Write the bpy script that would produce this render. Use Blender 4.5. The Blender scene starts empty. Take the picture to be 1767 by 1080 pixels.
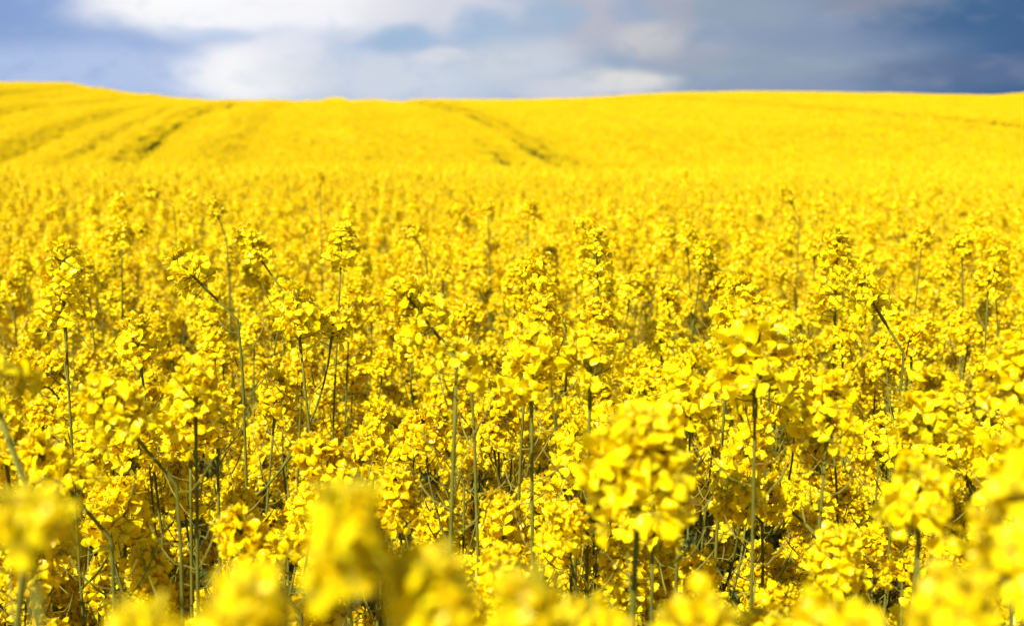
import bpy, math, random
import numpy as np
from mathutils import Vector, Matrix, Euler

SC = bpy.context.scene
COL = SC.collection
R = math.radians
rng = np.random.default_rng(11)
random.seed(11)

# ------------------------------------------------------------------ camera
CAM_Z = 1.61
FPX = 2133.0                       # focal length in photograph pixels (1767 wide)
LEVEL_V = 285.0                    # row of the level line in the photograph
PITCH = math.atan((540 - LEVEL_V) / FPX)
cam = bpy.data.cameras.new('camera')
cam.sensor_width = 36.0
cam.lens = 36.0 * FPX / 1767.0
cam.clip_start = 0.02
cam.clip_end = 3000
cam.dof.use_dof = True
cam.dof.focus_distance = 1.6
cam.dof.aperture_fstop = 6.2
camo = bpy.data.objects.new('camera', cam)
COL.objects.link(camo)
camo.location = (0, 0, CAM_Z)
camo.rotation_euler = (math.pi / 2 - PITCH, 0, 0)
SC.camera = camo

# ------------------------------------------------------------------ sun, exposure
SUN_AZ = R(218)                    # compass bearing of the sun, +Y is north, clockwise
SUN_EL = R(47)
sd = bpy.data.lights.new('sun', 'SUN')
sd.energy = 4.8
sd.angle = R(0.5)
sd.color = (1.0, 0.955, 0.88)
sun = bpy.data.objects.new('sun', sd)
COL.objects.link(sun)
sdir = Vector((math.sin(SUN_AZ) * math.cos(SUN_EL), math.cos(SUN_AZ) * math.cos(SUN_EL), math.sin(SUN_EL)))
sun.rotation_euler = sdir.to_track_quat('Z', 'Y').to_euler()

SC.view_settings.view_transform = 'Standard'
SC.view_settings.look = 'None'
SC.view_settings.gamma = 1
SC.view_settings.exposure = 0.98
SC.render.engine = 'CYCLES'
SC.cycles.max_bounces = 9
SC.cycles.diffuse_bounces = 5
SC.cycles.glossy_bounces = 2
SC.cycles.transmission_bounces = 4
SC.cycles.use_denoising = True

def lin(c):
    return tuple(((v / 255) / 12.92 if v / 255 <= 0.04045 else (((v / 255) + 0.055) / 1.055) ** 2.4) for v in c)

# ------------------------------------------------------------------ sky (world)
class NT:
    """Small helper to write node maths."""
    def __init__(s, tree):
        s.t = tree
    def n(s, kind, **kw):
        nd = s.t.nodes.new(kind)
        for k, v in kw.items():
            setattr(nd, k, v)
        return nd
    def put(s, sock, v):
        if hasattr(v, 'is_linked') or isinstance(v, bpy.types.NodeSocket):
            s.t.links.new(v, sock)
        else:
            sock.default_value = v
    def m(s, op, a, b=None, c=None, clamp=False):
        nd = s.n('ShaderNodeMath', operation=op, use_clamp=clamp)
        s.put(nd.inputs[0], a)
        if b is not None: s.put(nd.inputs[1], b)
        if c is not None: s.put(nd.inputs[2], c)
        return nd.outputs[0]
    def mix(s, f, a, b):
        nd = s.n('ShaderNodeMix', data_type='RGBA')
        s.put(nd.inputs[0], f)
        s.put(nd.inputs[6], a if isinstance(a, bpy.types.NodeSocket) else (*a, 1))
        s.put(nd.inputs[7], b if isinstance(b, bpy.types.NodeSocket) else (*b, 1))
        return nd.outputs[2]
    def noise(s, vec, scale, detail=3, rough=0.5):
        nd = s.n('ShaderNodeTexNoise')
        if vec is not None: s.put(nd.inputs['Vector'], vec)
        nd.inputs['Scale'].default_value = scale
        nd.inputs['Detail'].default_value = detail
        nd.inputs['Roughness'].default_value = rough
        return nd
    def ramp(s, f, stops):
        nd = s.n('ShaderNodeValToRGB')
        cr = nd.color_ramp
        while len(cr.elements) < len(stops): cr.elements.new(0.5)
        for e, (p, c) in zip(cr.elements, stops):
            e.position = p; e.color = (*c, 1)
        s.put(nd.inputs[0], f)
        return nd.outputs[0]
    def sep(s, vec):
        nd = s.n('ShaderNodeSeparateXYZ'); s.put(nd.inputs[0], vec); return nd.outputs
    def comb(s, x, y, z):
        nd = s.n('ShaderNodeCombineXYZ')
        for i, v in enumerate((x, y, z)): s.put(nd.inputs[i], v)
        return nd.outputs[0]

world = bpy.data.worlds.new('World')
SC.world = world
world.use_nodes = True
wt = world.node_tree
wt.nodes.clear()
W = NT(wt)
SKY_STR = 0.065
EXPO = 2 ** SC.view_settings.exposure
def skycol(c):                     # photograph colour -> radiance before the 0.1 background strength
    return tuple(v / SKY_STR / EXPO for v in lin(c))
wout = W.n('ShaderNodeOutputWorld')
wbg = W.n('ShaderNodeBackground')
wbg.inputs[1].default_value = SKY_STR
wt.links.new(wbg.outputs[0], wout.inputs[0])
sky = W.n('ShaderNodeTexSky', sky_type='NISHITA')
sky.sun_disc = False
sky.sun_elevation = SUN_EL
sky.sun_rotation = SUN_AZ
sky.air_density = 1.0
sky.dust_density = 0.6
gen = W.n('ShaderNodeTexCoord').outputs['Generated']
sx, sy, sz = W.sep(gen)
az0 = W.m('ARCTAN2', sx, sy)
el0 = W.m('ARCSINE', sz)
# clouds are far away: they are described by bearing and height above the level line
stretch = W.comb(W.m('MULTIPLY', az0, 1.0), W.m('MULTIPLY', el0, 1.9), 0.37)
wn = W.noise(stretch, 16.0, 4, 0.5)
wr, wg, wb_ = W.sep(wn.outputs['Color'])
az = W.m('ADD', az0, W.m('MULTIPLY', W.m('SUBTRACT', wr, 0.5), 0.05))
el = W.m('ADD', el0, W.m('MULTIPLY', W.m('SUBTRACT', wg, 0.5), 0.022))
def A(u): return math.atan((u - 883.5) / FPX)
def E(v): return math.atan((LEVEL_V - v) / FPX)
azn = W.m('MULTIPLY_ADD', az, 1 / 0.9, 0.5)      # -0.45..0.45 -> 0..1
def st(u): return A(u) / 0.9 + 0.5
base = W.ramp(azn, [(0.0, skycol((122, 152, 206))), (st(100), skycol((141, 168, 215))), (st(500), skycol((176, 194, 226))),
                    (st(850), skycol((168, 188, 214))), (st(1180), skycol((146, 164, 188))), (st(1420), skycol((136, 153, 180))),
                    (st(1640), skycol((76, 110, 152))), (1.0, skycol((60, 92, 138)))])
# (u, v, half width, half height, colour, strength): cloud masses
CLOUDS = [
    (120, 140, 330, 50, (186, 203, 236), 0.8),
    (430, -5, 220, 64, (254, 254, 255), 1.0),
    (312, 25, 130, 44, (251, 251, 253), 1.0),
    (560, 15, 140, 48, (246, 246, 250), 0.9),
    (440, 135, 108, 50, (252, 251, 252), 1.0),
    (505, 95, 70, 34, (238, 238, 245), 0.75),
    (370, 72, 60, 14, (186, 204, 234), 0.6),
    (640, 140, 200, 50, (216, 221, 230), 0.75),
    (760, 25, 150, 40, (222, 222, 230), 0.8),
    (700, 72, 58, 24, (160, 187, 217), 0.95),
    (600, 65, 40, 16, (205, 214, 230), 0.7),
    (845, 52, 55, 28, (162, 186, 215), 0.9),
    (770, 100, 46, 16, (226, 226, 232), 0.7),
    (610, 95, 40, 14, (192, 207, 230), 0.6),
    (905, 110, 110, 36, (208, 214, 223), 0.8),
    (1010, 40, 60, 60, (190, 188, 199), 0.75),
    (960, 40, 36, 26, (158, 184, 212), 0.75),
    (1085, 30, 50, 24, (156, 174, 203), 0.6),
    (1115, 75, 62, 26, (204, 203, 206), 0.85),
    (1150, 20, 55, 50, (176, 176, 187), 0.6),
    (1080, 142, 75, 20, (226, 224, 219), 0.95),
    (1000, 155, 120, 16, (216, 216, 226), 0.8),
    (1190, 105, 80, 22, (178, 178, 190), 0.7),
    (1280, 35, 90, 26, (150, 166, 184), 0.6),
    (1350, 120, 200, 26, (149, 165, 183), 0.75),
    (1500, 10, 95, 34, (140, 148, 166), 0.75),
    (1480, 90, 140, 30, (134, 151, 181), 0.6),
    (1660, 138, 170, 24, (100, 117, 152), 0.7),
    (1620, 60, 120, 40, (66, 103, 146), 0.5),
]
bn = W.noise(W.comb(az0, W.m('MULTIPLY', el0, 1.5), 5.3), 34.0, 5, 0.55)
brk = W.m('MULTIPLY_ADD', W.m('SUBTRACT', bn.outputs['Fac'], 0.5), 2.4, 1.04, clamp=True)      # ragged, broken cloud
c = base
for (u, v, ru, rv, colr, stg) in CLOUDS:
    a_ = W.m('MULTIPLY', W.m('SUBTRACT', az, A(u)), FPX / ru)
    e_ = W.m('MULTIPLY', W.m('SUBTRACT', el, E(v)), FPX / rv)
    q = W.m('MULTIPLY_ADD', e_, e_, W.m('MULTIPLY', a_, a_))
    g = W.m('MULTIPLY', W.m('EXPONENT', W.m('MULTIPLY', W.m('MULTIPLY', q, q), -0.8)), stg)
    g = W.m('MULTIPLY', g, brk)
    c = W.mix(g, c, skycol(colr))
wisp = W.noise(W.comb(W.m('MULTIPLY', az0, 1.0), W.m('MULTIPLY', el0, 2.6), 2.1), 22.0, 4, 0.55)
wf = W.m('MULTIPLY', W.m('SUBTRACT', wisp.outputs['Fac'], 0.52, clamp=True), 1.5, clamp=True)
c = W.mix(W.m('MULTIPLY', wf, 0.32), c, skycol((214, 216, 226)))
# this bank of clouds lies low in front; elsewhere the open sky with scattered cloud
front = W.m('MULTIPLY', W.m('SUBTRACT', 0.75, W.m('ABSOLUTE', az0)), 4.0, clamp=True)
low = W.m('MULTIPLY', W.m('SUBTRACT', 0.34, el0), 6.0, clamp=True)
c = W.mix(W.m('MULTIPLY', front, low), sky.outputs[0], c)
wt.links.new(c, wbg.inputs[0])

# ------------------------------------------------------------------ materials
def new_mat(name):
    m = bpy.data.materials.new(name); m.use_nodes = True
    m.node_tree.nodes.clear()
    return m, NT(m.node_tree)

def petal_mat():
    m, N = new_mat('petal')
    out = N.n('ShaderNodeOutputMaterial')
    tint = N.n('ShaderNodeAttribute', attribute_name='tint').outputs['Fac']
    along = N.n('ShaderNodeAttribute', attribute_name='along').outputs['Fac']
    rnd = N.n('ShaderNodeObjectInfo').outputs['Random']
    tint = N.m('ADD', tint, N.m('MULTIPLY', N.m('SUBTRACT', rnd, 0.5), 0.5), clamp=True)
    col = N.ramp(tint, [(0.0, (0.89, 0.61, 0.0008)), (0.5, (0.92, 0.71, 0.0015)), (1.0, (0.94, 0.81, 0.008))])
    claw = N.m('SUBTRACT', 1.0, N.m('MULTIPLY', along, 3.6), clamp=True)
    col = N.mix(N.m('MULTIPLY', claw, 0.55), col, (0.55, 0.48, 0.012))
    b = N.n('ShaderNodeBsdfPrincipled')
    N.put(b.inputs['Base Color'], col)
    b.inputs['Roughness'].default_value = 0.3
    b.inputs['Specular IOR Level'].default_value = 0.16
    tr = N.n('ShaderNodeBsdfTranslucent')
    N.put(tr.inputs[0], col)
    mx = N.n('ShaderNodeMixShader'); mx.inputs[0].default_value = 0.42
    m.node_tree.links.new(b.outputs[0], mx.inputs[1]); m.node_tree.links.new(tr.outputs[0], mx.inputs[2])
    m.node_tree.links.new(mx.outputs[0], out.inputs[0])
    return m

def plain_mat(name, c1, c2, rough=0.5, scale=60, trans=0.0, spec=0.3):
    m, N = new_mat(name)
    out = N.n('ShaderNodeOutputMaterial')
    tc = N.n('ShaderNodeTexCoord').outputs['Object']
    nz = N.noise(tc, scale, 3, 0.6)
    rnd = N.n('ShaderNodeObjectInfo').outputs['Random']
    f = N.m('ADD', N.m('MULTIPLY', N.m('SUBTRACT', nz.outputs['Fac'], 0.5), 1.5), N.m('MULTIPLY_ADD', rnd, 0.5, 0.25), clamp=True)
    col = N.mix(f, c1, c2)
    b = N.n('ShaderNodeBsdfPrincipled')
    N.put(b.inputs['Base Color'], col)
    b.inputs['Roughness'].default_value = rough
    b.inputs['Specular IOR Level'].default_value = spec
    if trans:
        tr = N.n('ShaderNodeBsdfTranslucent'); N.put(tr.inputs[0], col)
        mx = N.n('ShaderNodeMixShader'); mx.inputs[0].default_value = trans
        m.node_tree.links.new(b.outputs[0], mx.inputs[1]); m.node_tree.links.new(tr.outputs[0], mx.inputs[2])
        m.node_tree.links.new(mx.outputs[0], out.inputs[0])
    else:
        m.node_tree.links.new(b.outputs[0], out.inputs[0])
    return m

M_PETAL = petal_mat()
M_STEM = plain_mat('stem_green', (0.085, 0.088, 0.010), (0.16, 0.155, 0.022), 0.6, 40, 0, 0.05)
M_POD = plain_mat('pod_green', (0.13, 0.125, 0.014), (0.23, 0.20, 0.03), 0.6, 60, 0, 0.06)
M_BUD = plain_mat('bud_green', (0.40, 0.34, 0.010), (0.62, 0.48, 0.012), 0.5, 90, 0, 0.15)
M_LEAF = plain_mat('leaf_green', (0.035, 0.065, 0.018), (0.06, 0.10, 0.03), 0.5, 25, 0.2)
M_SOIL = plain_mat('soil', (0.035, 0.026, 0.014), (0.07, 0.055, 0.03), 0.95, 3.0, 0, 0.1)
MATS = [M_PETAL, M_STEM, M_POD, M_BUD, M_LEAF]
PETAL, STEM, POD, BUD, LEAF = range(5)

# ------------------------------------------------------------------ mesh builder
class MB:
    def __init__(s):
        s.v = []; s.f = []; s.m = []; s.t = []; s.a = []; s.n = 0
    def add(s, v, f, mat, tint=0.5, along=None):
        v = np.asarray(v, float)
        k = len(v)
        s.v.append(v)
        o = s.n
        s.f.extend([tuple(i + o for i in q) for q in f])
        s.m.extend([mat] * len(f))
        s.t.append(np.full(k, tint) if np.isscalar(tint) else np.asarray(tint))
        s.a.append(np.full(k, 1.0) if along is None else np.asarray(along))
        s.n += k
    def merge(s, o, M=None):
        if not o.v: return
        v = np.concatenate(o.v)
        if M is not None: v = v @ M[:3, :3].T + M[:3, 3]
        off = s.n
        s.v.append(v); s.t.extend(o.t); s.a.extend(o.a)
        s.f.extend([tuple(i + off for i in q) for q in o.f]); s.m.extend(o.m); s.n += len(v)
    def mesh(s, name):
        used = sorted(set(s.m)) or [0]
        me = bpy.data.meshes.new(name)
        v = np.concatenate(s.v)
        me.from_pydata(v.tolist(), [], s.f)
        mp = {u: i for i, u in enumerate(used)}
        for u in used: me.materials.append(MATS[u])
        me.polygons.foreach_set('material_index', [mp[i] for i in s.m])
        me.polygons.foreach_set('use_smooth', [True] * len(s.f))
        for nm, arr in (('tint', s.t), ('along', s.a)):
            at = me.attributes.new(nm, 'FLOAT', 'POINT')
            at.data.foreach_set('value', np.concatenate(arr).astype(np.float32))
        me.update()
        return me

def nrm(v):
    v = np.asarray(v, float); return v / (np.linalg.norm(v) + 1e-12)

def frame(axis, spin=0.0, pos=(0, 0, 0), scale=1.0):
    z = nrm(axis)
    h = np.array([1.0, 0, 0]) if abs(z[0]) < 0.8 else np.array([0, 1.0, 0])
    x = nrm(np.cross(h, z)); y = np.cross(z, x)
    cs, sn = math.cos(spin), math.sin(spin)
    M = np.eye(4)
    M[:3, 0] = (x * cs + y * sn) * scale; M[:3, 1] = (y * cs - x * sn) * scale; M[:3, 2] = z * scale; M[:3, 3] = pos
    return M

def tube(mb, pts, rad, sides, mat, tint=0.5, cap=True):
    pts = np.asarray(pts, float); k = len(pts)
    rad = np.broadcast_to(np.asarray(rad, float), (k,))
    tg = np.gradient(pts, axis=0); tg /= np.linalg.norm(tg, axis=1)[:, None] + 1e-12
    u = np.array([1.0, 0, 0]) if abs(tg[0][0]) < 0.8 else np.array([0, 1.0, 0])
    V = []
    ang = np.arange(sides) * 2 * math.pi / sides
    for i in range(k):
        u = nrm(u - tg[i] * np.dot(u, tg[i])); w = np.cross(tg[i], u)
        V.append(pts[i] + rad[i] * (np.cos(ang)[:, None] * u + np.sin(ang)[:, None] * w))
    F = []
    for i in range(k - 1):
        for j in range(sides):
            a = i * sides + j; b = i * sides + (j + 1) % sides
            F.append((a, b, b + sides, a + sides))
    if cap:
        F.append(tuple(range((k - 1) * sides, k * sides)))
    mb.add(np.concatenate(V), F, mat, tint)

# ------------------------------------------------------------------ flower
def petal_grid(r, length, width, opening, rows, cols):
    """One petal along +X of the flower frame (axis +Z); opening 0 closed .. 1 spread flat."""
    prof_t = np.array([0, .18, .34, .55, .76, .92, 1.0])
    prof_w = np.array([.13, .22, .60, .93, 1.0, .86, .52])
    ts = np.linspace(0, 1, rows)
    wi = np.interp(ts, prof_t, prof_w) * width * 0.5
    pitch0 = R(78) * (1 - opening) + R(8) + r.normal(0, R(9))
    curl = r.normal(-0.6, 0.6)
    cross = r.normal(0.08, 0.36)
    twist = r.normal(0, 0.25)
    ruff = r.normal(0, 0.2); ph = r.uniform(0, 6.28)
    V = []; AL = []
    x = 0.0008; z = 0.0; ds = length / (rows - 1)
    for i, t in enumerate(ts):
        p = pitch0 + (R(62) * max(0, 1 - t * 4.0)) * opening + curl * max(0, t - 0.35) * 1.3
        if i: x += ds * math.cos(p); z += ds * math.sin(p)
        for j in range(cols):
            s = -1 + 2 * j / (cols - 1)
            bulge = -0.10 * length * s * s * (1 if t > 0.85 else 0)
            yy = s * wi[i]
            zz = cross * wi[i] * s * s * 1.6 + twist * yy * t + ruff * width * (math.sin(ph + 3 * s + 2.5 * t) + .7 * math.sin(2 * ph + 6.5 * s - 4 * t)) * t
            V.append((x + bulge - math.sin(p) * zz, yy, z + math.cos(p) * zz)); AL.append(t)
    F = []
    for i in range(rows - 1):
        for j in range(cols - 1):
            a = i * cols + j
            F.append((a, a + 1, a + cols + 1, a + cols))
    return np.array(V), F, np.array(AL)

def flower_mb(r, lod, opening, size=1.0):
    mb = MB()
    length = 0.0114 * size * r.uniform(0.9, 1.1)
    width = 0.0114 * size * r.uniform(0.9, 1.12)
    rows, cols = {0: (8, 5), 1: (7, 5), 2: (4, 3), 3: (4, 2)}[lod]
    spin = r.uniform(0, 6.28)
    tint0 = r.uniform(0.15, 0.85)
    for k in range(4):
        if r.random() < 0.05: continue
        V, F, AL = petal_grid(r, length * r.uniform(0.92, 1.06), width, opening, rows, cols)
        a = spin + k * math.pi / 2 + r.normal(0, 0.12)
        ca, sa = math.cos(a), math.sin(a)
        V = np.stack([V[:, 0] * ca - V[:, 1] * sa, V[:, 0] * sa + V[:, 1] * ca, V[:, 2] - 0.0012], 1)
        mb.add(V, F, PETAL, float(np.clip(tint0 + r.normal(0, 0.16), 0, 1)), AL)
    if lod <= 1:
        for k in range(6):                                  # stamens and style
            a = k * math.pi / 3 + r.uniform(-.2, .2); o = 0.0016
            h = 0.0062 * size * (1 if k % 3 else 0.75)
            tip = np.array([o * 1.5 * math.cos(a), o * 1.5 * math.sin(a), h])
            tube(mb, [(o * .4 * math.cos(a), o * .4 * math.sin(a), 0), tip * .75, tip], [.0003, .0003, .0007], 3, BUD)
        for k in range(4):                                  # sepals
            a = spin + math.pi / 4 + k * math.pi / 2
            d = np.array([math.cos(a), math.sin(a), 0]); n = np.array([-math.sin(a), math.cos(a), 0])
            p0 = np.array([0, 0, -.0026]); p1 = d * .0026 + np.array([0, 0, .0008]); p2 = d * .0052 + np.array([0, 0, .0028])
            mb.add([p0, p1 - n * .0011, p2, p1 + n * .0011], [(0, 1, 2, 3)], BUD)
    return mb

def bud_mb(mb, p, d, ln, wd):
    d = nrm(d); M = frame(d, 0, p)
    prof = [(0, .25), (.25, .85), (.6, 1.0), (.88, .62), (1.0, .12)]
    V = []; F = []; sd_ = 6
    for (t, w) in prof:
        for j in range(sd_):
            a = j * 2 * math.pi / sd_
            V.append((w * wd * math.cos(a), w * wd * math.sin(a), t * ln))
    for i in range(len(prof) - 1):
        for j in range(sd_):
            a = i * sd_ + j; b = i * sd_ + (j + 1) % sd_
            F.append((a, b, b + sd_, a + sd_))
    V = np.array(V) @ M[:3, :3].T + M[:3, 3]
    mb.add(V, F, BUD)

GA = math.pi * (3 - math.sqrt(5))
FL = {}
def flower_bank(lod):
    if lod not in FL:
        r = np.random.default_rng(100 + lod)
        FL[lod] = [flower_mb(r, lod, o) for o in (1.0, .95, 1.0, .85, .7, .9, .5, .3)]
    return FL[lod]

def head_layout(r, n, L, reach, size=1.0):
    """Flowers of one raceme: a list of (root on the axis, pedicel tip, facing, openness rank)."""
    out = []
    ph = r.uniform(0, 6.28)
    for i in range(n):
        t = i / (n - 1)                                     # 0 = oldest, lowest
        z = L * t ** 0.9
        a = ph + i * GA + r.normal(0, 0.22)
        pol = R(92) * (1 - t) + R(34) * t + r.normal(0, R(12))
        ln = reach * (1 - 0.34 * t) * r.uniform(0.72, 1.2)
        d = np.array([math.sin(pol) * math.cos(a), math.sin(pol) * math.sin(a), math.cos(pol)])
        root = np.array([0, 0, z - 0.25 * ln * math.cos(pol)])
        tip = root + d * ln + np.array([0, 0, 0.12 * ln])
        fac = nrm(d + np.array([r.normal(0, .35), r.normal(0, .35), 0.45 + r.normal(0, .3)]))
        out.append((root, tip, fac, t))
    return out

def head_axis_mb(r, lay, L, lod, pods=True):
    mb = MB()
    if lod <= 1:
        tube(mb, [(0, 0, -0.012), (0, 0, L * .5), (0, 0, L * 1.0)], [.0021, .0018, .0012], 6, STEM)
    for (root, tip, fac, t) in lay:
        if lod <= 1:
            mid = (root + tip) / 2 + np.array([0, 0, -.0012])
            tube(mb, [root, mid, tip - fac * .0022], [.00065, .00055, .0007], 4 if lod == 0 else 3, POD, cap=False)
    return mb

def buds_mb(r, L, lod):
    mb = MB()
    n = 16 if lod <= 1 else 5
    for i in range(n):
        t = i / n
        a = i * GA + r.normal(0, .2); pol = R(52) * (1 - t) + r.normal(0, R(6))
        ln = (0.013 * (1 - t) + 0.006)
        d = np.array([math.sin(pol) * math.cos(a), math.sin(pol) * math.sin(a), math.cos(pol)])
        root = np.array([0, 0, L * 0.92])
        p = root + d * ln
        if lod <= 1: tube(mb, [root, p], .0005, 3, POD, cap=False)
        s = 1.0 if lod <= 1 else 1.8
        bud_mb(mb, p, nrm(d + np.array([0, 0, .5])), 0.0062 * (1 - .3 * t) * s, 0.0018 * (1 - .25 * t) * s)
    return mb

def head_mb(seed, lod, n=34, L=0.055, reach=0.024, buds=True):
    r = np.random.default_rng(seed)
    lay = head_layout(r, n, L, reach)
    mb = head_axis_mb(r, lay, L, lod)
    bank = flower_bank(lod)
    for (root, tip, fac, t) in lay:
        i = int(r.integers(0, 6)) if t < .8 else int(r.integers(4, 8))
        mb.merge(bank[i], frame(fac, r.uniform(0, 6.28), tip, r.uniform(.9, 1.12) * (1.0 if t < .85 else .85)))
    if buds: mb.merge(buds_mb(r, L, lod))
    return mb

# ------------------------------------------------------------------ stems, pods, leaves
def whiskers(mb, r, path, s0, s1, n, lod=0, petal_p=0.0):
    """Pedicels with young pods standing out from a stem between path fractions s0..s1."""
    k = len(path) - 1
    ph = r.uniform(0, 6.28)
    for i in range(n):
        s = s0 + (s1 - s0) * (i + r.uniform(-.3, .3)) / max(1, n - 1)
        s = min(max(s, 0), .999)
        f = s * k; j = int(f); p = path[j] + (path[j + 1] - path[j]) * (f - j)
        tg = nrm(path[j + 1] - path[j])
        M = frame(tg, ph + i * GA)
        out = M[:3, 0]
        ln = r.uniform(.014, .026); pod = r.uniform(.010, .040)
        p1 = p + out * ln * .6 + tg * ln * .15
        p2 = p + out * ln + tg * ln * r.uniform(.1, .5)
        dr = nrm(out * r.uniform(.6, 1.0) + tg * r.uniform(.1, .8) + np.array([0, 0, .2]))
        p3 = p2 + dr * pod * .5 + np.array([0, 0, .1 * pod])
        p4 = p2 + dr * pod + np.array([0, 0, .38 * pod])
        sd_ = 5 if lod == 0 else 3
        tube(mb, [p, p1, p2, p3, p4], [.0006, .00055, .0008, .00095, .0004], sd_, POD)

def stem_path(h, lean=(0, 0), bend=0.0, bdir=math.pi, s0=0.72, n=22, wob=0.0, r=None, steep=1.0):
    """Points of a stem from the ground to height h; the top turns over by `bend` radians towards bdir."""
    ss = np.linspace(0, 1, n)
    P = [np.zeros(3)]
    w1 = r.uniform(-wob, wob, 4) if r is not None else np.zeros(4)
    for i in range(1, n):
        s = (ss[i] + ss[i - 1]) / 2
        q = min(max((s - s0) / (1 - s0), 0), 1)
        th = bend * (q * q * (3 - 2 * q)) ** steep
        tx = lean[0] + w1[0] * math.sin(5 * s + w1[1] * 20); ty = lean[1] + w1[2] * math.sin(4 * s + w1[3] * 20)
        d = nrm(np.array([tx, ty, 1.0]))
        b = np.array([math.cos(bdir), math.sin(bdir), 0])
        d = d * math.cos(th) + b * math.sin(th)
        P.append(P[-1] + d)
    P = np.array(P); P *= h / P[-1][2]
    return P

def stem_mb(path, r0, r1, lod):
    mb = MB()
    n = len(path)
    rad = np.linspace(r0, r1, n)
    if lod == 0:
        tube(mb, path, rad, 9, STEM)
    elif lod == 1:
        tube(mb, path, rad, 6, STEM)
    else:
        tube(mb, path[::3] if n > 9 else path, rad[::3] if n > 9 else rad, 3, STEM, cap=False)
    return mb

def leaf_mb(r, length, width):
    mb = MB(); rows, cols = 8, 5
    V = []; F = []
    x = z = 0; p = R(50) + r.normal(0, .2)
    for i in range(rows):
        t = i / (rows - 1)
        w = width * .5 * (math.sin(math.pi * min(1, t * .93 + .07)) ** .7 + .03)
        if i: x += length / (rows - 1) * math.cos(p); z += length / (rows - 1) * math.sin(p)
        p -= .28 + r.normal(0, .05)
        for j in range(cols):
            s = -1 + 2 * j / (cols - 1)
            V.append((x, s * w, z + abs(s) * w * .35 + .006 * math.sin(9 * t + 4 * s)))
    for i in range(rows - 1):
        for j in range(cols - 1):
            a = i * cols + j; F.append((a, a + 1, a + cols + 1, a + cols))
    mb.add(V, F, LEAF)
    return mb

def branch_path(root, out, up, length, r, n=9):
    """A side shoot: leaves the stem at an angle and turns upward."""
    P = [np.array(root, float)]
    for i in range(1, n):
        t = i / (n - 1)
        d = nrm(out * (1.05 - 0.85 * t) + up * (0.55 + 0.9 * t) + r.normal(0, .04, 3))
        P.append(P[-1] + d * length / (n - 1))
    return np.array(P)

# ------------------------------------------------------------------ objects
def link(name, me, parent=None, M=None):
    o = bpy.data.objects.new(name, me)
    COL.objects.link(o)
    if parent is not None: o.parent = parent
    if M is not None: o.matrix_local = Matrix(M.tolist() if isinstance(M, np.ndarray) else M)
    return o

def tag(o, label=None, cat=None, group=None, kind=None):
    for k, v in (('label', label), ('category', cat), ('group', group), ('kind', kind)):
        if v: o[k] = v
    return o

GROUP = 'rapeseed plants in the front rows of the field'
HEADS = [head_mb(200 + i, 1, n=[38, 42, 32, 40, 48, 30][i % 6], L=[.036, .05, .032, .042, .064, .028][i % 6],
                 reach=[.024, .023, .025, .022, .022, .026][i % 6]).mesh('flower_head') for i in range(12)]
LEAVES = [leaf_mb(np.random.default_rng(300 + i), l, w).mesh('leaf') for i, (l, w) in enumerate([(.16, .045), (.20, .06), (.12, .035)])]

class Spec:
    """Geometry plan of one plant, from which both an object tree and a merged mesh can be made."""

def plan_plant(seed, h, bend=0.0, bdir=math.pi, lean=(0, 0), nb=4, pods=10, s0=.72, spread=1.0, wob=.04, low=.36, r0=.0029, podspan=(.74, .95), steep=1.0):
    r = np.random.default_rng(seed)
    S = Spec(); S.r = r
    S.path = stem_path(h, lean, bend, bdir, s0, 26, wob, r, steep)
    S.r0 = r0; S.pods = int(pods * 1.35); S.podspan = podspan
    S.axis = nrm(S.path[-1] - S.path[-2])
    S.br = []
    ph = r.uniform(0, 6.28)
    for i in range(nb):
        top = h * .93 - .07 - low * (i + r.uniform(.0, .8)) / max(nb, 1)
        fr = np.searchsorted(S.path[:, 2], max(.2, top - .13)) if bend < 1.4 else int(len(S.path) * (.55 + .3 * r.random()))
        fr = int(min(max(fr, 3), len(S.path) - 4))
        a = ph + i * GA * 1.0
        out = np.array([math.cos(a), math.sin(a), 0])
        S.br.append((S.path[fr], branch_path(S.path[fr], out * spread, np.array([0, 0, 1.0]), r.uniform(.15, .26), r)))
    S.leaf = [(int(len(S.path) * f), r.uniform(0, 6.28), int(r.integers(0, 3))) for f in (.42, .58, .7)]
    return S

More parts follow.
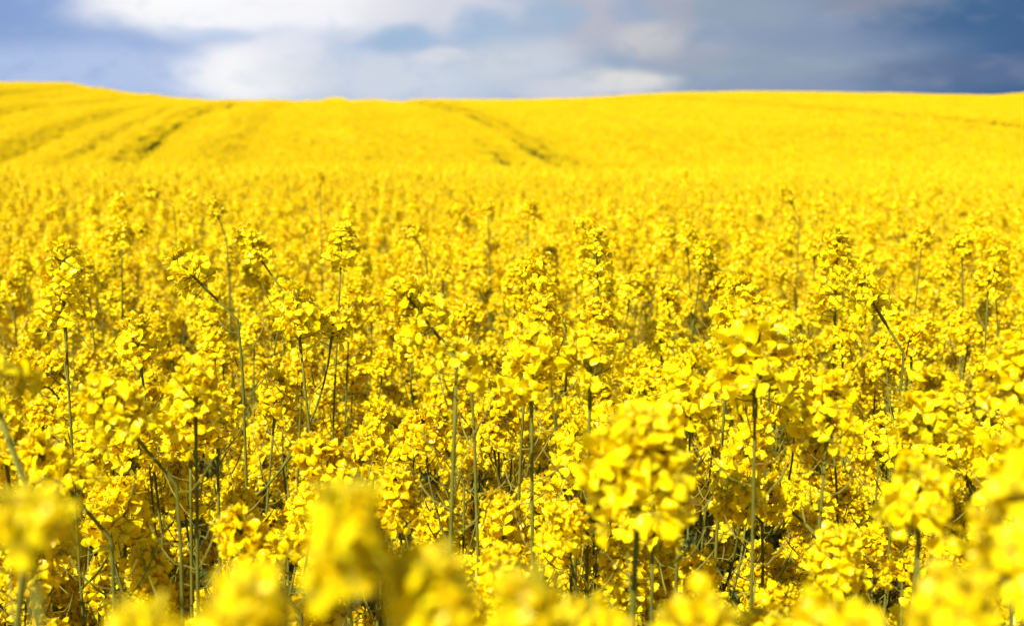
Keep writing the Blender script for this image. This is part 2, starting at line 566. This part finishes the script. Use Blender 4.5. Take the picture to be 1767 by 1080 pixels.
def build_plant(S, name='rapeseed_plant', head_scale=1.0, hero=False, seed=0, flowers_lod=0, nleaf=2):
    r = np.random.default_rng(seed + 999)
    root = bpy.data.objects.new(name, None); COL.objects.link(root)
    root.empty_display_size = .05
    mb = stem_mb(S.path, S.r0, S.r0 * .55, 0)
    whiskers(mb, r, S.path, S.podspan[0], S.podspan[1], S.pods)
    link('stem', mb.mesh('stem'), root)
    M = frame(S.axis, r.uniform(0, 6.28), S.path[-1], head_scale)
    if hero:
        n, L, reach = hero
        lay = head_layout(r, n, L, reach)
        hd = link('flower_head', head_axis_mb(r, lay, L, 0).mesh('flower_head'), root, M)
        link('bud_cluster', buds_mb(r, L, 0).mesh('bud_cluster'), hd)
        for (rt, tip, fac, t) in lay:
            i = int(r.integers(0, 6)) if t < .8 else int(r.integers(4, 8))
            link('flower', FLOWER_ME[i], hd, frame(fac, r.uniform(0, 6.28), tip, r.uniform(.92, 1.15) * (1.0 if t < .85 else .85)))
    else:
        link('flower_head', HEADS[int(r.integers(0, 12))], root, M)
    for (p0, bp) in S.br:
        bm_ = stem_mb(bp, .0019, .0013, 1)
        whiskers(bm_, r, bp, .3, .95, 6, 1)
        b = link('branch', bm_.mesh('branch'), root)
        link('flower_head', HEADS[int(r.integers(0, 12))], b, frame(nrm(bp[-1] - bp[-2]), r.uniform(0, 6.28), bp[-1], r.uniform(.85, 1.1) * (head_scale * .5 + .5)))
    for (fr, a, k) in S.leaf[:nleaf]:
        link('leaf', LEAVES[k], root, frame((0, 0, 1), a, S.path[fr]))
    return root

FLOWER_ME = [f.mesh('flower') for f in flower_bank(0)]

def copy_tree(src, parent=None):
    c = src.copy(); COL.objects.link(c)
    if parent is not None: c.parent = parent
    for ch in src.children: copy_tree(ch, c)
    return c

# ------------------------------------------------------------------ lie of the land
RIDGE_U = np.array([-900, -300, 0, 130, 200, 300, 400, 600, 900, 1000, 1150, 1300, 1500, 1680, 1767, 1900, 2300, 2900])
RIDGE_V = np.array([120, 132, 139, 140, 152, 164, 171, 170, 169, 163, 154, 152, 156, 161, 153, 135, 118, 120])
YC = 140.0
def sstep(a, b, x):
    t = np.clip((x - a) / (b - a), 0, 1); return t * t * (3 - 2 * t)
CANOPY = 1.27
def terrain(x, y):
    x = np.asarray(x, float); y = np.asarray(y, float)
    crest_x = (RIDGE_U - 883.5) / FPX * YC
    xs = np.linspace(-180, 180, 721)
    zc = np.interp(xs, crest_x, CAM_Z + (LEVEL_V - RIDGE_V) / FPX * YC - CANOPY - .68)
    ker = np.exp(-0.5 * (np.arange(-10, 11) / 3.2) ** 2); ker /= ker.sum()
    zc = np.convolve(np.pad(zc, 10, 'edge'), ker, 'valid')
    H = np.interp(x, xs, zc)
    t = np.clip((y - 30) / (YC - 30), 0, 1)
    P = (t + .22 * t * (1 - t)) * (.35 + .65 * sstep(0, .22, t))
    P = P - .18 * sstep(YC, YC + 70, y)
    left = 1 - sstep(-2, 9, x)
    rise = (.07 + .19 * left) * sstep(6, 24, y)
    dip = -(.75 * left) * sstep(24, 38, y) * (1 - sstep(42, 80, y))
    back = -(np.clip(y - (YC + 5), 0, None) * .03)
    return H * P + rise + dip + back + .02 * np.sin(x * 1.3 + y * .7) * sstep(3, 8, y)

xs = np.concatenate([np.linspace(-700, -130, 14), np.linspace(-120, 120, 121), np.linspace(130, 700, 14)])
ys = np.concatenate([np.linspace(-200, -6, 8), np.linspace(-4, 60, 65), np.linspace(62, 180, 60), np.linspace(190, 800, 14)])
X, Y = np.meshgrid(xs, ys)
Z = terrain(X, Y)
V = np.stack([X.ravel(), Y.ravel(), Z.ravel()], 1)
nx = len(xs)
F = [(j * nx + i, j * nx + i + 1, (j + 1) * nx + i + 1, (j + 1) * nx + i) for j in range(len(ys) - 1) for i in range(nx - 1)]
me = bpy.data.meshes.new('ground')
me.from_pydata(V.tolist(), [], F); me.materials.append(M_SOIL)
me.polygons.foreach_set('use_smooth', [True] * len(F))
tag(link('ground', me), 'dark bare soil of the rolling field and hill under the crop', 'ground', None, 'structure')

def world_at(u, v, d):
    """World point at depth d (metres along the view axis) on the sight line of photograph pixel (u, v)."""
    xc = (u - 883.5) / FPX * d; yc = -(v - 540) / FPX * d
    cp, sp = math.cos(PITCH), math.sin(PITCH)
    return np.array([xc, d * cp + yc * sp, CAM_Z - d * sp + yc * cp])

def project(p):
    cp, sp = math.cos(PITCH), math.sin(PITCH)
    y, z = p[1], p[2] - CAM_Z
    d = y * cp - z * sp; up = y * sp + z * cp
    return 883.5 + p[0] / d * FPX, 540 - up / d * FPX, d

# ------------------------------------------------------------------ the plants one can single out
# u, v = base of the flower head; d = distance; bend/bdir of the stem top; hs = head scale; fl = (flowers, length, reach)
PI = math.pi
L_ = PI; R_ = 0.0
HERO = [
 # u, v, d, dict, label
 (1100, 892, .84, dict(fl=(46, .046, .028), hs=1.2, nb=1, pods=8, r0=.0042), 'big domed yellow flower head on a thick pale stem, standing right of centre low down'),
 (1303, 690, .98, dict(fl=(30, .046, .026), hs=1.36, nb=1, pods=16, lean=(-.02, 0), podspan=(.70, .985)), 'round bright flower head on a long bare straight stem, right of the big domed head'),
 (1440, 560, 1.75, dict(fl=(40, .125, .026), hs=1.1, nb=3, pods=10), 'tall column of yellow flowers rising above the crop, right of the round bare stemmed head'),
 (1032, 505, 1.75, dict(fl=(26, .095, .027), hs=1.0, nb=1, pods=18, lean=(-.05, 0)), 'tall stem with sparse curled petals above a row of bare pedicels, centre of field'),
 (588, 460, 1.75, dict(fl=(24, .055, .024), hs=1.0, nb=2, pods=14, lean=(.03, 0)), 'tall straight dark stem with small flower top, left of centre in the middle of field'),
 (113, 570, 1.35, dict(fl=(34, .09, .028), hs=1.05, nb=3, pods=16, lean=(-.04, 0)), 'dark stemmed plant with open bud tip and spread flowers, at left side of field'),
 (243, 630, 1.35, dict(fl=(26, .048, .025), hs=1.0, nb=2, pods=14, lean=(-.06, 0)), 'short domed flower head on a slightly leaning stem, right of the bud tipped plant'),
 (352, 495, 1.35, dict(fl=(18, .045, .024), hs=1.0, nb=1, pods=12, bend=.95, bdir=L_, s0=.93), 'plant whose stem arches over to the left with sparse flowers, upper left'),
 (518, 592, 1.35, dict(fl=(26, .055, .024), hs=1.0, nb=2, pods=10, lean=(-.08, 0)), 'dense flower head on a stem leaning left, left of centre'),
 (338, 730, 1.0, dict(fl=(28, .046, .024), hs=1.0, nb=1, pods=8, lean=(.0, 0)), 'broad full flower head on a short visible stem, lower left of field'),
 (235, 755, .95, dict(fl=(28, .05, .026), hs=1.0, nb=1, pods=8, bend=.85, bdir=L_, s0=.93), 'flower head nodding left on a thick bent stem, lower left'),
 (2, 722, .78, dict(fl=(14, .03, .024), hs=1.0, nb=0, pods=8, lean=(.16, 0), bend=.75, bdir=L_, s0=.955, r0=.0040), 'large open flowers on a thick curved stem cut by the left picture edge'),
 (752, 575, 1.1, dict(fl=(24, .052, .026), hs=1.0, nb=1, pods=8, bend=.8, bdir=L_, s0=.93), 'large petalled head tipped to the left just above the podded stem, centre left'),
 (787, 665, 1.0, dict(fl=(10, .03, .020), hs=1.0, nb=0, pods=20, lean=(.06, 0), podspan=(.66, .99), r0=.0036), 'pale green stem with many thin pods and few top flowers, lower centre left'),
 (917, 690, 1.05, dict(fl=(28, .06, .026), hs=1.0, nb=1, pods=18, podspan=(.68, .98), r0=.0032), 'upright stem with evenly spaced thin pods below full flowers, lower centre'),
 (1018, 680, 1.05, dict(fl=(20, .045, .028), hs=1.05, nb=1, pods=9), 'cluster of large folded petals above a dark stem, between two podded stems and domed head'),
 (1426, 765, 1.0, dict(fl=(28, .05, .025), hs=1.0, nb=2, pods=16, lean=(.07, 0), podspan=(.68, .98)), 'leaning podded stem with loose flower head, lower right'),
 (1520, 545, 1.35, dict(fl=(22, .05, .025), hs=1.0, nb=1, pods=14, bend=.8, bdir=L_, s0=.94), 'stem bent in a hook to the left under its flowers, right of field'),
 (1600, 770, 1.0, dict(fl=(30, .06, .026), hs=1.0, nb=2, pods=8, lean=(.04, 0)), 'open flower head with clear four petalled blooms, lower right of field'),
 (1752, 720, .92, dict(fl=(32, .055, .027), hs=1.0, nb=1, pods=6), 'large pale soft flower head at the right picture edge, upper of two'),
 (1775, 900, .84, dict(fl=(32, .055, .027), hs=1.0, nb=1, pods=6), 'large soft flower head at the right picture edge, lower of two'),
 (1585, 915, .85, dict(fl=(24, .035, .025), hs=1.0, nb=1, pods=10, lean=(-.03, 0)), 'small group of four petalled blooms above a thin stem, bottom right'),
 (600, 1010, .38, dict(fl=(18, .036, .015), hs=.66, nb=1, pods=4), 'very blurred tall yellow flower head at the bottom, left of centre'),
 (1650, 1140, .43, dict(fl=(20, .034, .02), hs=.66, nb=1, pods=4), 'blurred wide flower head filling the bottom right corner area'),
 (905, 1115, .38, dict(fl=(14, .026, .014), hs=.62, nb=0, pods=3), 'small blurred flower head at the bottom edge, centre'),
 (56, 940, .40, dict(fl=(10, .016, .015), hs=.64, nb=0, pods=3), 'blurred flat topped flower on a pale blurred stem, bottom left corner'),
 (250, 1185, .40, dict(fl=(18, .03, .018), hs=.65, nb=0, pods=3), 'blurred flower head at the bottom edge, left side'),
 (430, 1165, .40, dict(fl=(24, .035, .02), hs=.72, nb=1, pods=3), 'blurred flowers at the bottom edge, beside the tall blurred head'),
 (745, 1120, .40, dict(fl=(20, .034, .018), hs=.7, nb=1, pods=4), 'orange yellow blurred flowers right of the tall blurred head'),
 (1195, 1235, .50, dict(fl=(28, .035, .026), hs=.95, nb=1, pods=3), 'blurred low flower head at the bottom edge, below the straight bare stem'),
 (1440, 1240, .50, dict(fl=(26, .035, .024), hs=.95, nb=1, pods=3), 'dim blurred flower head at the bottom edge, right side'),
 (1010, 1240, .50, dict(fl=(26, .035, .024), hs=.95, nb=1, pods=3), 'blurred flower head at the bottom edge, under the big domed head'),
 (1775, 1080, .50, dict(fl=(28, .05, .026), hs=.95, nb=1, pods=3), 'blurred flower head in the extreme bottom right corner'),
 (272, 340, 3.4, dict(hs=.9, nb=2, pods=10, bend=1.25, bdir=L_, s0=.93), 'tall stem arching left above the crop top, far left of field'),
 (553, 318, 3.6, dict(hs=.55, nb=1, pods=8), 'thin very tall straight stem poking above the crop, left of centre'),
 (377, 375, 2.6, dict(hs=.8, nb=2, pods=12, bend=.4, bdir=L_, s0=.93), 'dark slim stem curving slightly left with small top, upper left'),
 (716, 410, 2.5, dict(hs=.85, nb=2, pods=12, bend=.6, bdir=L_, s0=.93), 'slim stem with bent tip in the middle distance, centre left'),
 (1005, 392, 2.4, dict(hs=.6, nb=1, pods=10, bend=1.2, bdir=L_, s0=.94), 'hooked slim stem with a tiny flower top turning left above the crop, centre'),
 (842, 370, 3.2, dict(hs=.85, nb=2, pods=10), 'thin upright stem in the middle distance, centre'),
 (940, 510, 1.6, dict(hs=.95, nb=2, pods=8, bend=.75, bdir=L_, s0=.93), 'short bent stem with flowers tipped left, near centre'),
 (1300, 540, 1.5, dict(hs=.95, nb=2, pods=8, bend=.7, bdir=L_, s0=.94), 'bent stem behind the round bright flower head'),
 (1210, 460, 2.1, dict(hs=.9, nb=2, pods=12, lean=(.08, 0)), 'leaning pale stem in the middle distance, centre right'),
 (1365, 350, 3.4, dict(hs=.8, nb=2, pods=8, bend=.7, bdir=L_, s0=.94), 'stem with curled tip poking above crop, right of centre'),
 (1590, 430, 2.4, dict(hs=.9, nb=2, pods=10, lean=(.06, 0)), 'slim leaning stem in the middle distance, right'),
 (1705, 500, 2.0, dict(hs=.95, nb=2, pods=10), 'upright stem with small flower top, right side of field'),
 (455, 455, 1.8, dict(hs=.95, nb=2, pods=12, bend=.8, bdir=L_, s0=.94), 'stem bending left in the middle of the left field'),
 (210, 420, 2.3, dict(hs=.95, nb=2, pods=10), 'upright dark stem in the middle distance, left side'),
]
hero_pos = []
CLEAR = {(1303, 690): 400, (1100, 892): 150, (787, 665): 290, (917, 690): 290, (1426, 765): 210, (1032, 505): 160, (588, 460): 150, (113, 570): 140, (352, 495): 170, (518, 592): 110, (235, 755): 130, (338, 730): 80, (1520, 545): 200, (1440, 560): 120, (243, 630): 80, (1018, 680): 90, (752, 575): 60}   # stem length in view below the head, photograph pixels
for i, (u, v, d, kw, label) in enumerate(HERO):
    if d >= .9: d *= 1.16
    P = world_at(u, v, d)
    kw = dict(kw)
    fl = kw.pop('fl', None); fl = (int(fl[0] * 1.35), fl[1], fl[2]) if fl else None; hs = kw.pop('hs', 1.0)
    h = P[2]
    S = plan_plant(5000 + i, h, **kw)
    root = build_plant(S, head_scale=hs, hero=fl, seed=7000 + i, nleaf=2)
    top = S.path[-1]
    root.location = (P[0] - top[0], P[1] - top[1], 0.0)
    tag(root, label, 'rapeseed plant', GROUP)
    hero_pos.append((u, v, d, root.location.x, root.location.y, CLEAR.get((u, v), 60)))

# ------------------------------------------------------------------ the rest of the near crop
PROTO = []
for i in range(14):
    r = np.random.default_rng(40 + i)
    bent = i % 3 == 2
    S = plan_plant(600 + i, 1.22, bend=r.uniform(.6, 1.1) if bent else r.uniform(0, .15), bdir=L_, s0=.93 if bent else .7,
                   lean=(r.normal(0, .03), r.normal(0, .03)), nb=6 + i % 3, pods=15, wob=.05, podspan=(.76, .98))
    PROTO.append((S, bent, 800 + i))

def scatter(y0, y1, dens, half, margin, seed):
    """Jittered points covering the wedge in front of the camera between distances y0 and y1."""
    r = np.random.default_rng(seed)
    st_ = 1 / math.sqrt(dens)
    xm = y1 * half + margin
    gx = np.arange(-xm, xm, st_); gy = np.arange(y0, y1, st_)
    GX, GY = np.meshgrid(gx, gy)
    GX = GX + (np.arange(len(gy)) % 2)[:, None] * st_ / 2
    p = np.stack([GX.ravel(), GY.ravel()], 1) + r.uniform(-.48, .48, (GX.size, 2)) * st_
    return p[np.abs(p[:, 0]) < np.clip(p[:, 1], 0, None) * half + margin]

HALF = .43
GAPS = [(-.26, .62, .09), (-.20, .70, .07), (.0, .80, .05), (-.33, .70, .09), (-.30, .78, .10), (-.36, .92, .10), (-.17, .82, .07), (.06, .95, .05), (.02, 1.15, .06), (.33, 1.0, .06), (-.12, 1.12, .05)]   # bare spots: x, y, radius
pts = scatter(.30, 9.0, 42, HALF, 1.3, 5)
keep = []
r = np.random.default_rng(77)
for p in pts:
    x, y = p
    if y < .42 and abs(x) < .5: continue
    if any((x - gx) ** 2 + (y - gy) ** 2 < gr * gr for gx, gy, gr in GAPS): continue
    if any((x - hx) ** 2 + (y - hy) ** 2 < .055 ** 2 for _, _, _, hx, hy, _ in hero_pos): continue
    h = 1.235 + r.normal(0, .065) + (.08 if r.random() < .06 else 0) + float(terrain(x, y))
    if y < .85: h -= .15
    # leave the sight line to the plants singled out above free of taller neighbours
    top_u, top_v, dd = project(np.array([x, y, h + .05]))
    for (hu, hv, hd, hx, hy, hc) in hero_pos:
        if hd < 2.3 and dd < hd + .03 and abs(top_u - hu) < 62 / dd and top_v < hv + hc:
            h -= (hv + hc - top_v) / FPX * dd
            top_v = hv + hc
    if h < .85 + float(terrain(x, y)): continue
    keep.append((x, y, h))
keep = np.array(keep)
inview = np.array([abs(project(np.array([x, y, h]))[0] - 883.5) < 883.5 + 60 for x, y, h in keep]) & (keep[:, 1] > .42)
order = np.argsort(np.hypot(keep[:, 0], keep[:, 1]) + np.where(inview, 0, 1000))
N_IND = 300 - len(HERO)
ind = order[:N_IND]
rest = order[N_IND:]

def zone_label(x, y, h, bent):
    u, v, d = project(np.array([x, y, h]))
    side = 'left' if u < 589 else ('centre' if u < 1178 else 'right')
    how = 'left-nodding' if bent else 'upright'
    if h - 1.235 > .05 and not bent: how = 'taller upright'
    if h - 1.235 < -.07 and not bent: how = 'short'
    if d < 1.1: return f'{how} yellow flowering plant low in the crowded front, {side} third of the picture'
    if d < 2.0: return f'{how} yellow flowering plant in the sharply focused rows, {side} third of the picture'
    return f'{how} yellow flowering plant just behind the sharply focused rows, {side} third of the picture'

proto_roots = {}
r = np.random.default_rng(99)
for k in ind:
    x, y, h = keep[k]
    i = int(r.integers(0, len(PROTO)))
    S, bent, sd_ = PROTO[i]
    if i not in proto_roots:
        o = proto_roots[i] = build_plant(S, seed=sd_, nleaf=2)
    else:
        o = copy_tree(proto_roots[i])
    s = h / 1.22
    o.location = (x, y, 0)
    o.rotation_euler = (r.normal(0, .03), r.normal(0, .03), r.normal(0, .6) if bent else r.uniform(0, 6.28))
    o.scale = (s * r.uniform(.95, 1.05),) * 2 + (s,)
    tag(o, zone_label(x, y, h, bent), 'rapeseed plant', GROUP)

# ------------------------------------------------------------------ the uncountable crop beyond: one object
def flat_plant(S, lod, seed, heads, topcut=None):
    """The same plant as one mesh with fewer faces."""
    r = np.random.default_rng(seed)
    mb = stem_mb(S.path, S.r0 * 1.0, S.r0 * .55, 2)
    if lod <= 2: whiskers(mb, r, S.path, S.podspan[0], S.podspan[1], 14, 1)
    mb.merge(heads[int(r.integers(0, len(heads)))], frame(S.axis, r.uniform(0, 6.28), S.path[-1], 1.0))
    for (p0, bp) in S.br:
        mb.merge(stem_mb(bp[::2], .0018, .0013, 2))
        mb.merge(heads[int(r.integers(0, len(heads)))], frame(nrm(bp[-1] - bp[-2]), r.uniform(0, 6.28), bp[-1], r.uniform(.85, 1.1)))
    for (fr, a, k) in S.leaf[:2]:
        M = frame((0, 0, 1), a, S.path[fr])
        mb.merge(leaf_mb(r, .16, .05), M)
    return mb

heads2 = [head_mb(400 + i, 2, n=34, L=[.038, .05, .034, .06][i % 4]) for i in range(6)]
heads3 = [head_mb(420 + i, 3, n=26, L=[.038, .05, .034, .06][i % 4], reach=.028) for i in range(6)]

def clump_mb(seed, rad, nheads, petals, psize, height=1.27):
    """A handful of far plants: flower heads on stalks with leaves below."""
    r = np.random.default_rng(seed); mb = MB()
    for k in range(nheads):
        a = r.uniform(0, 6.28); q = rad * math.sqrt(r.random())
        cx, cy = q * math.cos(a), q * math.sin(a)
        top = height - abs(r.normal(0, .11)); 
        if r.random() < .12: top += .06
        cz = top - .04
        tube(mb, [(cx * .8, cy * .8, .25), (cx, cy, cz)], .003, 3, STEM, cap=False)
        for j in range(petals):
            d = nrm(r.normal(0, 1, 3) + np.array([0, 0, .35]))
            p = np.array([cx, cy, cz]) + d * np.array([.030, .030, .045]) * r.uniform(.6, 1.1)
            M = frame(nrm(d + r.normal(0, .5, 3) + np.array([0, 0, .4])), r.uniform(0, 6.28), p, psize * r.uniform(.8, 1.25))
            V = np.array([(-1, -.55, -.25), (0, -.35, .12), (1, -.5, -.2), (1, .55, -.25), (0, .4, .15), (-1, .5, -.2)]) * .5
            mb.add(V @ M[:3, :3].T + M[:3, 3], [(0, 1, 4, 5), (1, 2, 3, 4)], PETAL, r.uniform(.25, .8), np.full(6, .8))
    for k in range(max(3, nheads // 2)):
        a = r.uniform(0, 6.28); q = rad * math.sqrt(r.random())
        M = frame((0, 0, 1), r.uniform(0, 6.28), (q * math.cos(a), q * math.sin(a), r.uniform(.3, .75)))
        mb.merge(leaf_mb(r, .2, .07), M)
    return mb

protos = []                                     # meshes for the crop's instances
for (S, bent, sd_) in PROTO[:10]:
    protos.append(flat_plant(S, 2, sd_, heads2).mesh('crop_plant'))
N1 = len(protos)
for (S, bent, sd_) in PROTO[:8]:
    protos.append(flat_plant(S, 3, sd_, heads3).mesh('crop_plant'))
N2 = len(protos)
for i in range(8):
    protos.append(clump_mb(900 + i, .28, 24, 16, .029).mesh('crop_clump'))
N3 = len(protos)

pos = []; rot = []; scl = []; idx = []
r = np.random.default_rng(123)
def put(x, y, z, lo, hi, s, tilt=.04, zs=None):
    i = int(r.integers(lo, hi))
    bent = i < N2 and ((i if i < N1 else i - N1) % 3 == 2)
    pos.append((x, y, z)); idx.append(i)
    rot.append((r.normal(0, tilt), r.normal(0, tilt), r.normal(0, .6) if bent else r.uniform(0, 6.28)))
    scl.append((s, s, zs if zs else s))
for k in rest:
    x, y, h = keep[k]
    put(x, y, float(terrain(x, y)), 0, N1, (h - float(terrain(x, y))) / 1.22)

def wheel(x, y):
    """Distance from the nearest tramline wheel track."""
    p = x + .147 * y + .0004 * (y - 60) ** 2 * 0
    best = np.full(np.shape(p), 9.0)
    for c_ in (-9.35, -7.5, 6.5, 8.3, 26.5, 28.4):
        best = np.minimum(best, np.abs(p - c_ + .15 * np.sin(y * .13 + c_)))
    return best
def row_wave(x, y):
    p = x + .147 * y
    return (np.sin(p * 2.15) * .5 + np.sin(p * 1.27 + 1.3) * .6 + np.sin(p * .61 + .4) * .5)
def patch_noise(x, y):
    return (np.sin(x * .55 + 1.7 * np.sin(y * .21)) * np.sin(y * .33 + 1.3 * np.sin(x * .27)) + .5 * np.sin(x * 1.3 + y * .9) * np.sin(y * 1.1 - x * .4))

def fill(y0, y1, dens, lo, hi, seed, base, gap, sc=1.0, hw=.05):
    p = scatter(y0, y1, dens, HALF, 2.5, seed)
    x, y = p[:, 0], p[:, 1]
    t = terrain(x, y); w = wheel(x, y)
    rw = row_wave(x, y); pn = patch_noise(x, y)
    rr = np.random.default_rng(seed + 1)
    lf = .3 + 1.0 * (1 - sstep(-14, 8, x))                # rows show most on the left slope
    lf = lf * (1 - .75 * sstep(100, 132, y))
    dh = rr.normal(0, 1, len(p)) * np.where(y > 35, .03, .055) + hw * rw * lf * sstep(34, 52, y) + .035 * pn
    brk = np.where(x < -8, .8, .95) + .75 * np.sin(y * .23 + x * .11) * np.sin(y * .071 + 1.1) + .35 * np.sin(y * .9 + x)
    gp = np.where(y > 30, gap * np.clip(brk, .15, 1.15), gap)
    on = w > gp
    for i in np.nonzero(on)[0]:
        s = (base + dh[i]) / 1.22
        if w[i] < gap + .35: s *= .9
        put(x[i], y[i], t[i], lo, hi, sc, .05, s)
fill(9.0, 15, 32, 0, N1, 31, 1.24, .22)
fill(15, 38, 21, N1, N2, 32, 1.24, .24, 1.15)
fill(35, 85, 11, N2, N3, 33, 1.24, .19, 1.0, .24)
fill(84, 165, 6.5, N2, N3, 34, 1.24, .34, 1.25, .20)

pm = bpy.data.meshes.new('rapeseed_crop')
pm.from_pydata([tuple(map(float, p)) for p in pos], [], [])
for nm, dt, arr, key in (('rot', 'FLOAT_VECTOR', rot, 'vector'), ('scl', 'FLOAT_VECTOR', scl, 'vector')):
    at = pm.attributes.new(nm, dt, 'POINT'); at.data.foreach_set(key, np.array(arr, np.float32).ravel())
at = pm.attributes.new('pick', 'INT', 'POINT'); at.data.foreach_set('value', np.array(idx, np.int32))
crop = link('rapeseed_crop', pm)
tag(crop, 'dense yellow flowering rapeseed crop covering the field back to the hill crest', 'crop field', None, 'stuff')
ng = bpy.data.node_groups.new('crop_planting', 'GeometryNodeTree')
ng.interface.new_socket('Geometry', in_out='INPUT', socket_type='NodeSocketGeometry')
ng.interface.new_socket('Geometry', in_out='OUTPUT', socket_type='NodeSocketGeometry')
gi = ng.nodes.new('NodeGroupInput'); go = ng.nodes.new('NodeGroupOutput')
jn = ng.nodes.new('GeometryNodeJoinGeometry')
for k in range(len(protos) - 1, -1, -1):
    src = bpy.data.objects.new('crop_pattern', protos[k])
    oi = ng.nodes.new('GeometryNodeObjectInfo'); oi.inputs['Object'].default_value = src
    oi.inputs['As Instance'].default_value = False
    g2i = ng.nodes.new('GeometryNodeGeometryToInstance')
    ng.links.new(oi.outputs['Geometry'], g2i.inputs[0])
    ng.links.new(g2i.outputs[0], jn.inputs[0])
def nattr(name, t):
    n_ = ng.nodes.new('GeometryNodeInputNamedAttribute'); n_.data_type = t; n_.inputs[0].default_value = name
    return n_.outputs[0]
iop = ng.nodes.new('GeometryNodeInstanceOnPoints')
ng.links.new(gi.outputs[0], iop.inputs['Points'])
ng.links.new(jn.outputs[0], iop.inputs['Instance'])
iop.inputs['Pick Instance'].default_value = True
ng.links.new(nattr('pick', 'INT'), iop.inputs['Instance Index'])
ng.links.new(nattr('rot', 'FLOAT_VECTOR'), iop.inputs['Rotation'])
ng.links.new(nattr('scl', 'FLOAT_VECTOR'), iop.inputs['Scale'])
ng.links.new(iop.outputs[0], go.inputs[0])
md = crop.modifiers.new('planting', 'NODES'); md.node_group = ng
print('crop points', len(pos), 'individuals', len(ind) + len(HERO), 'objects', len(bpy.data.objects))
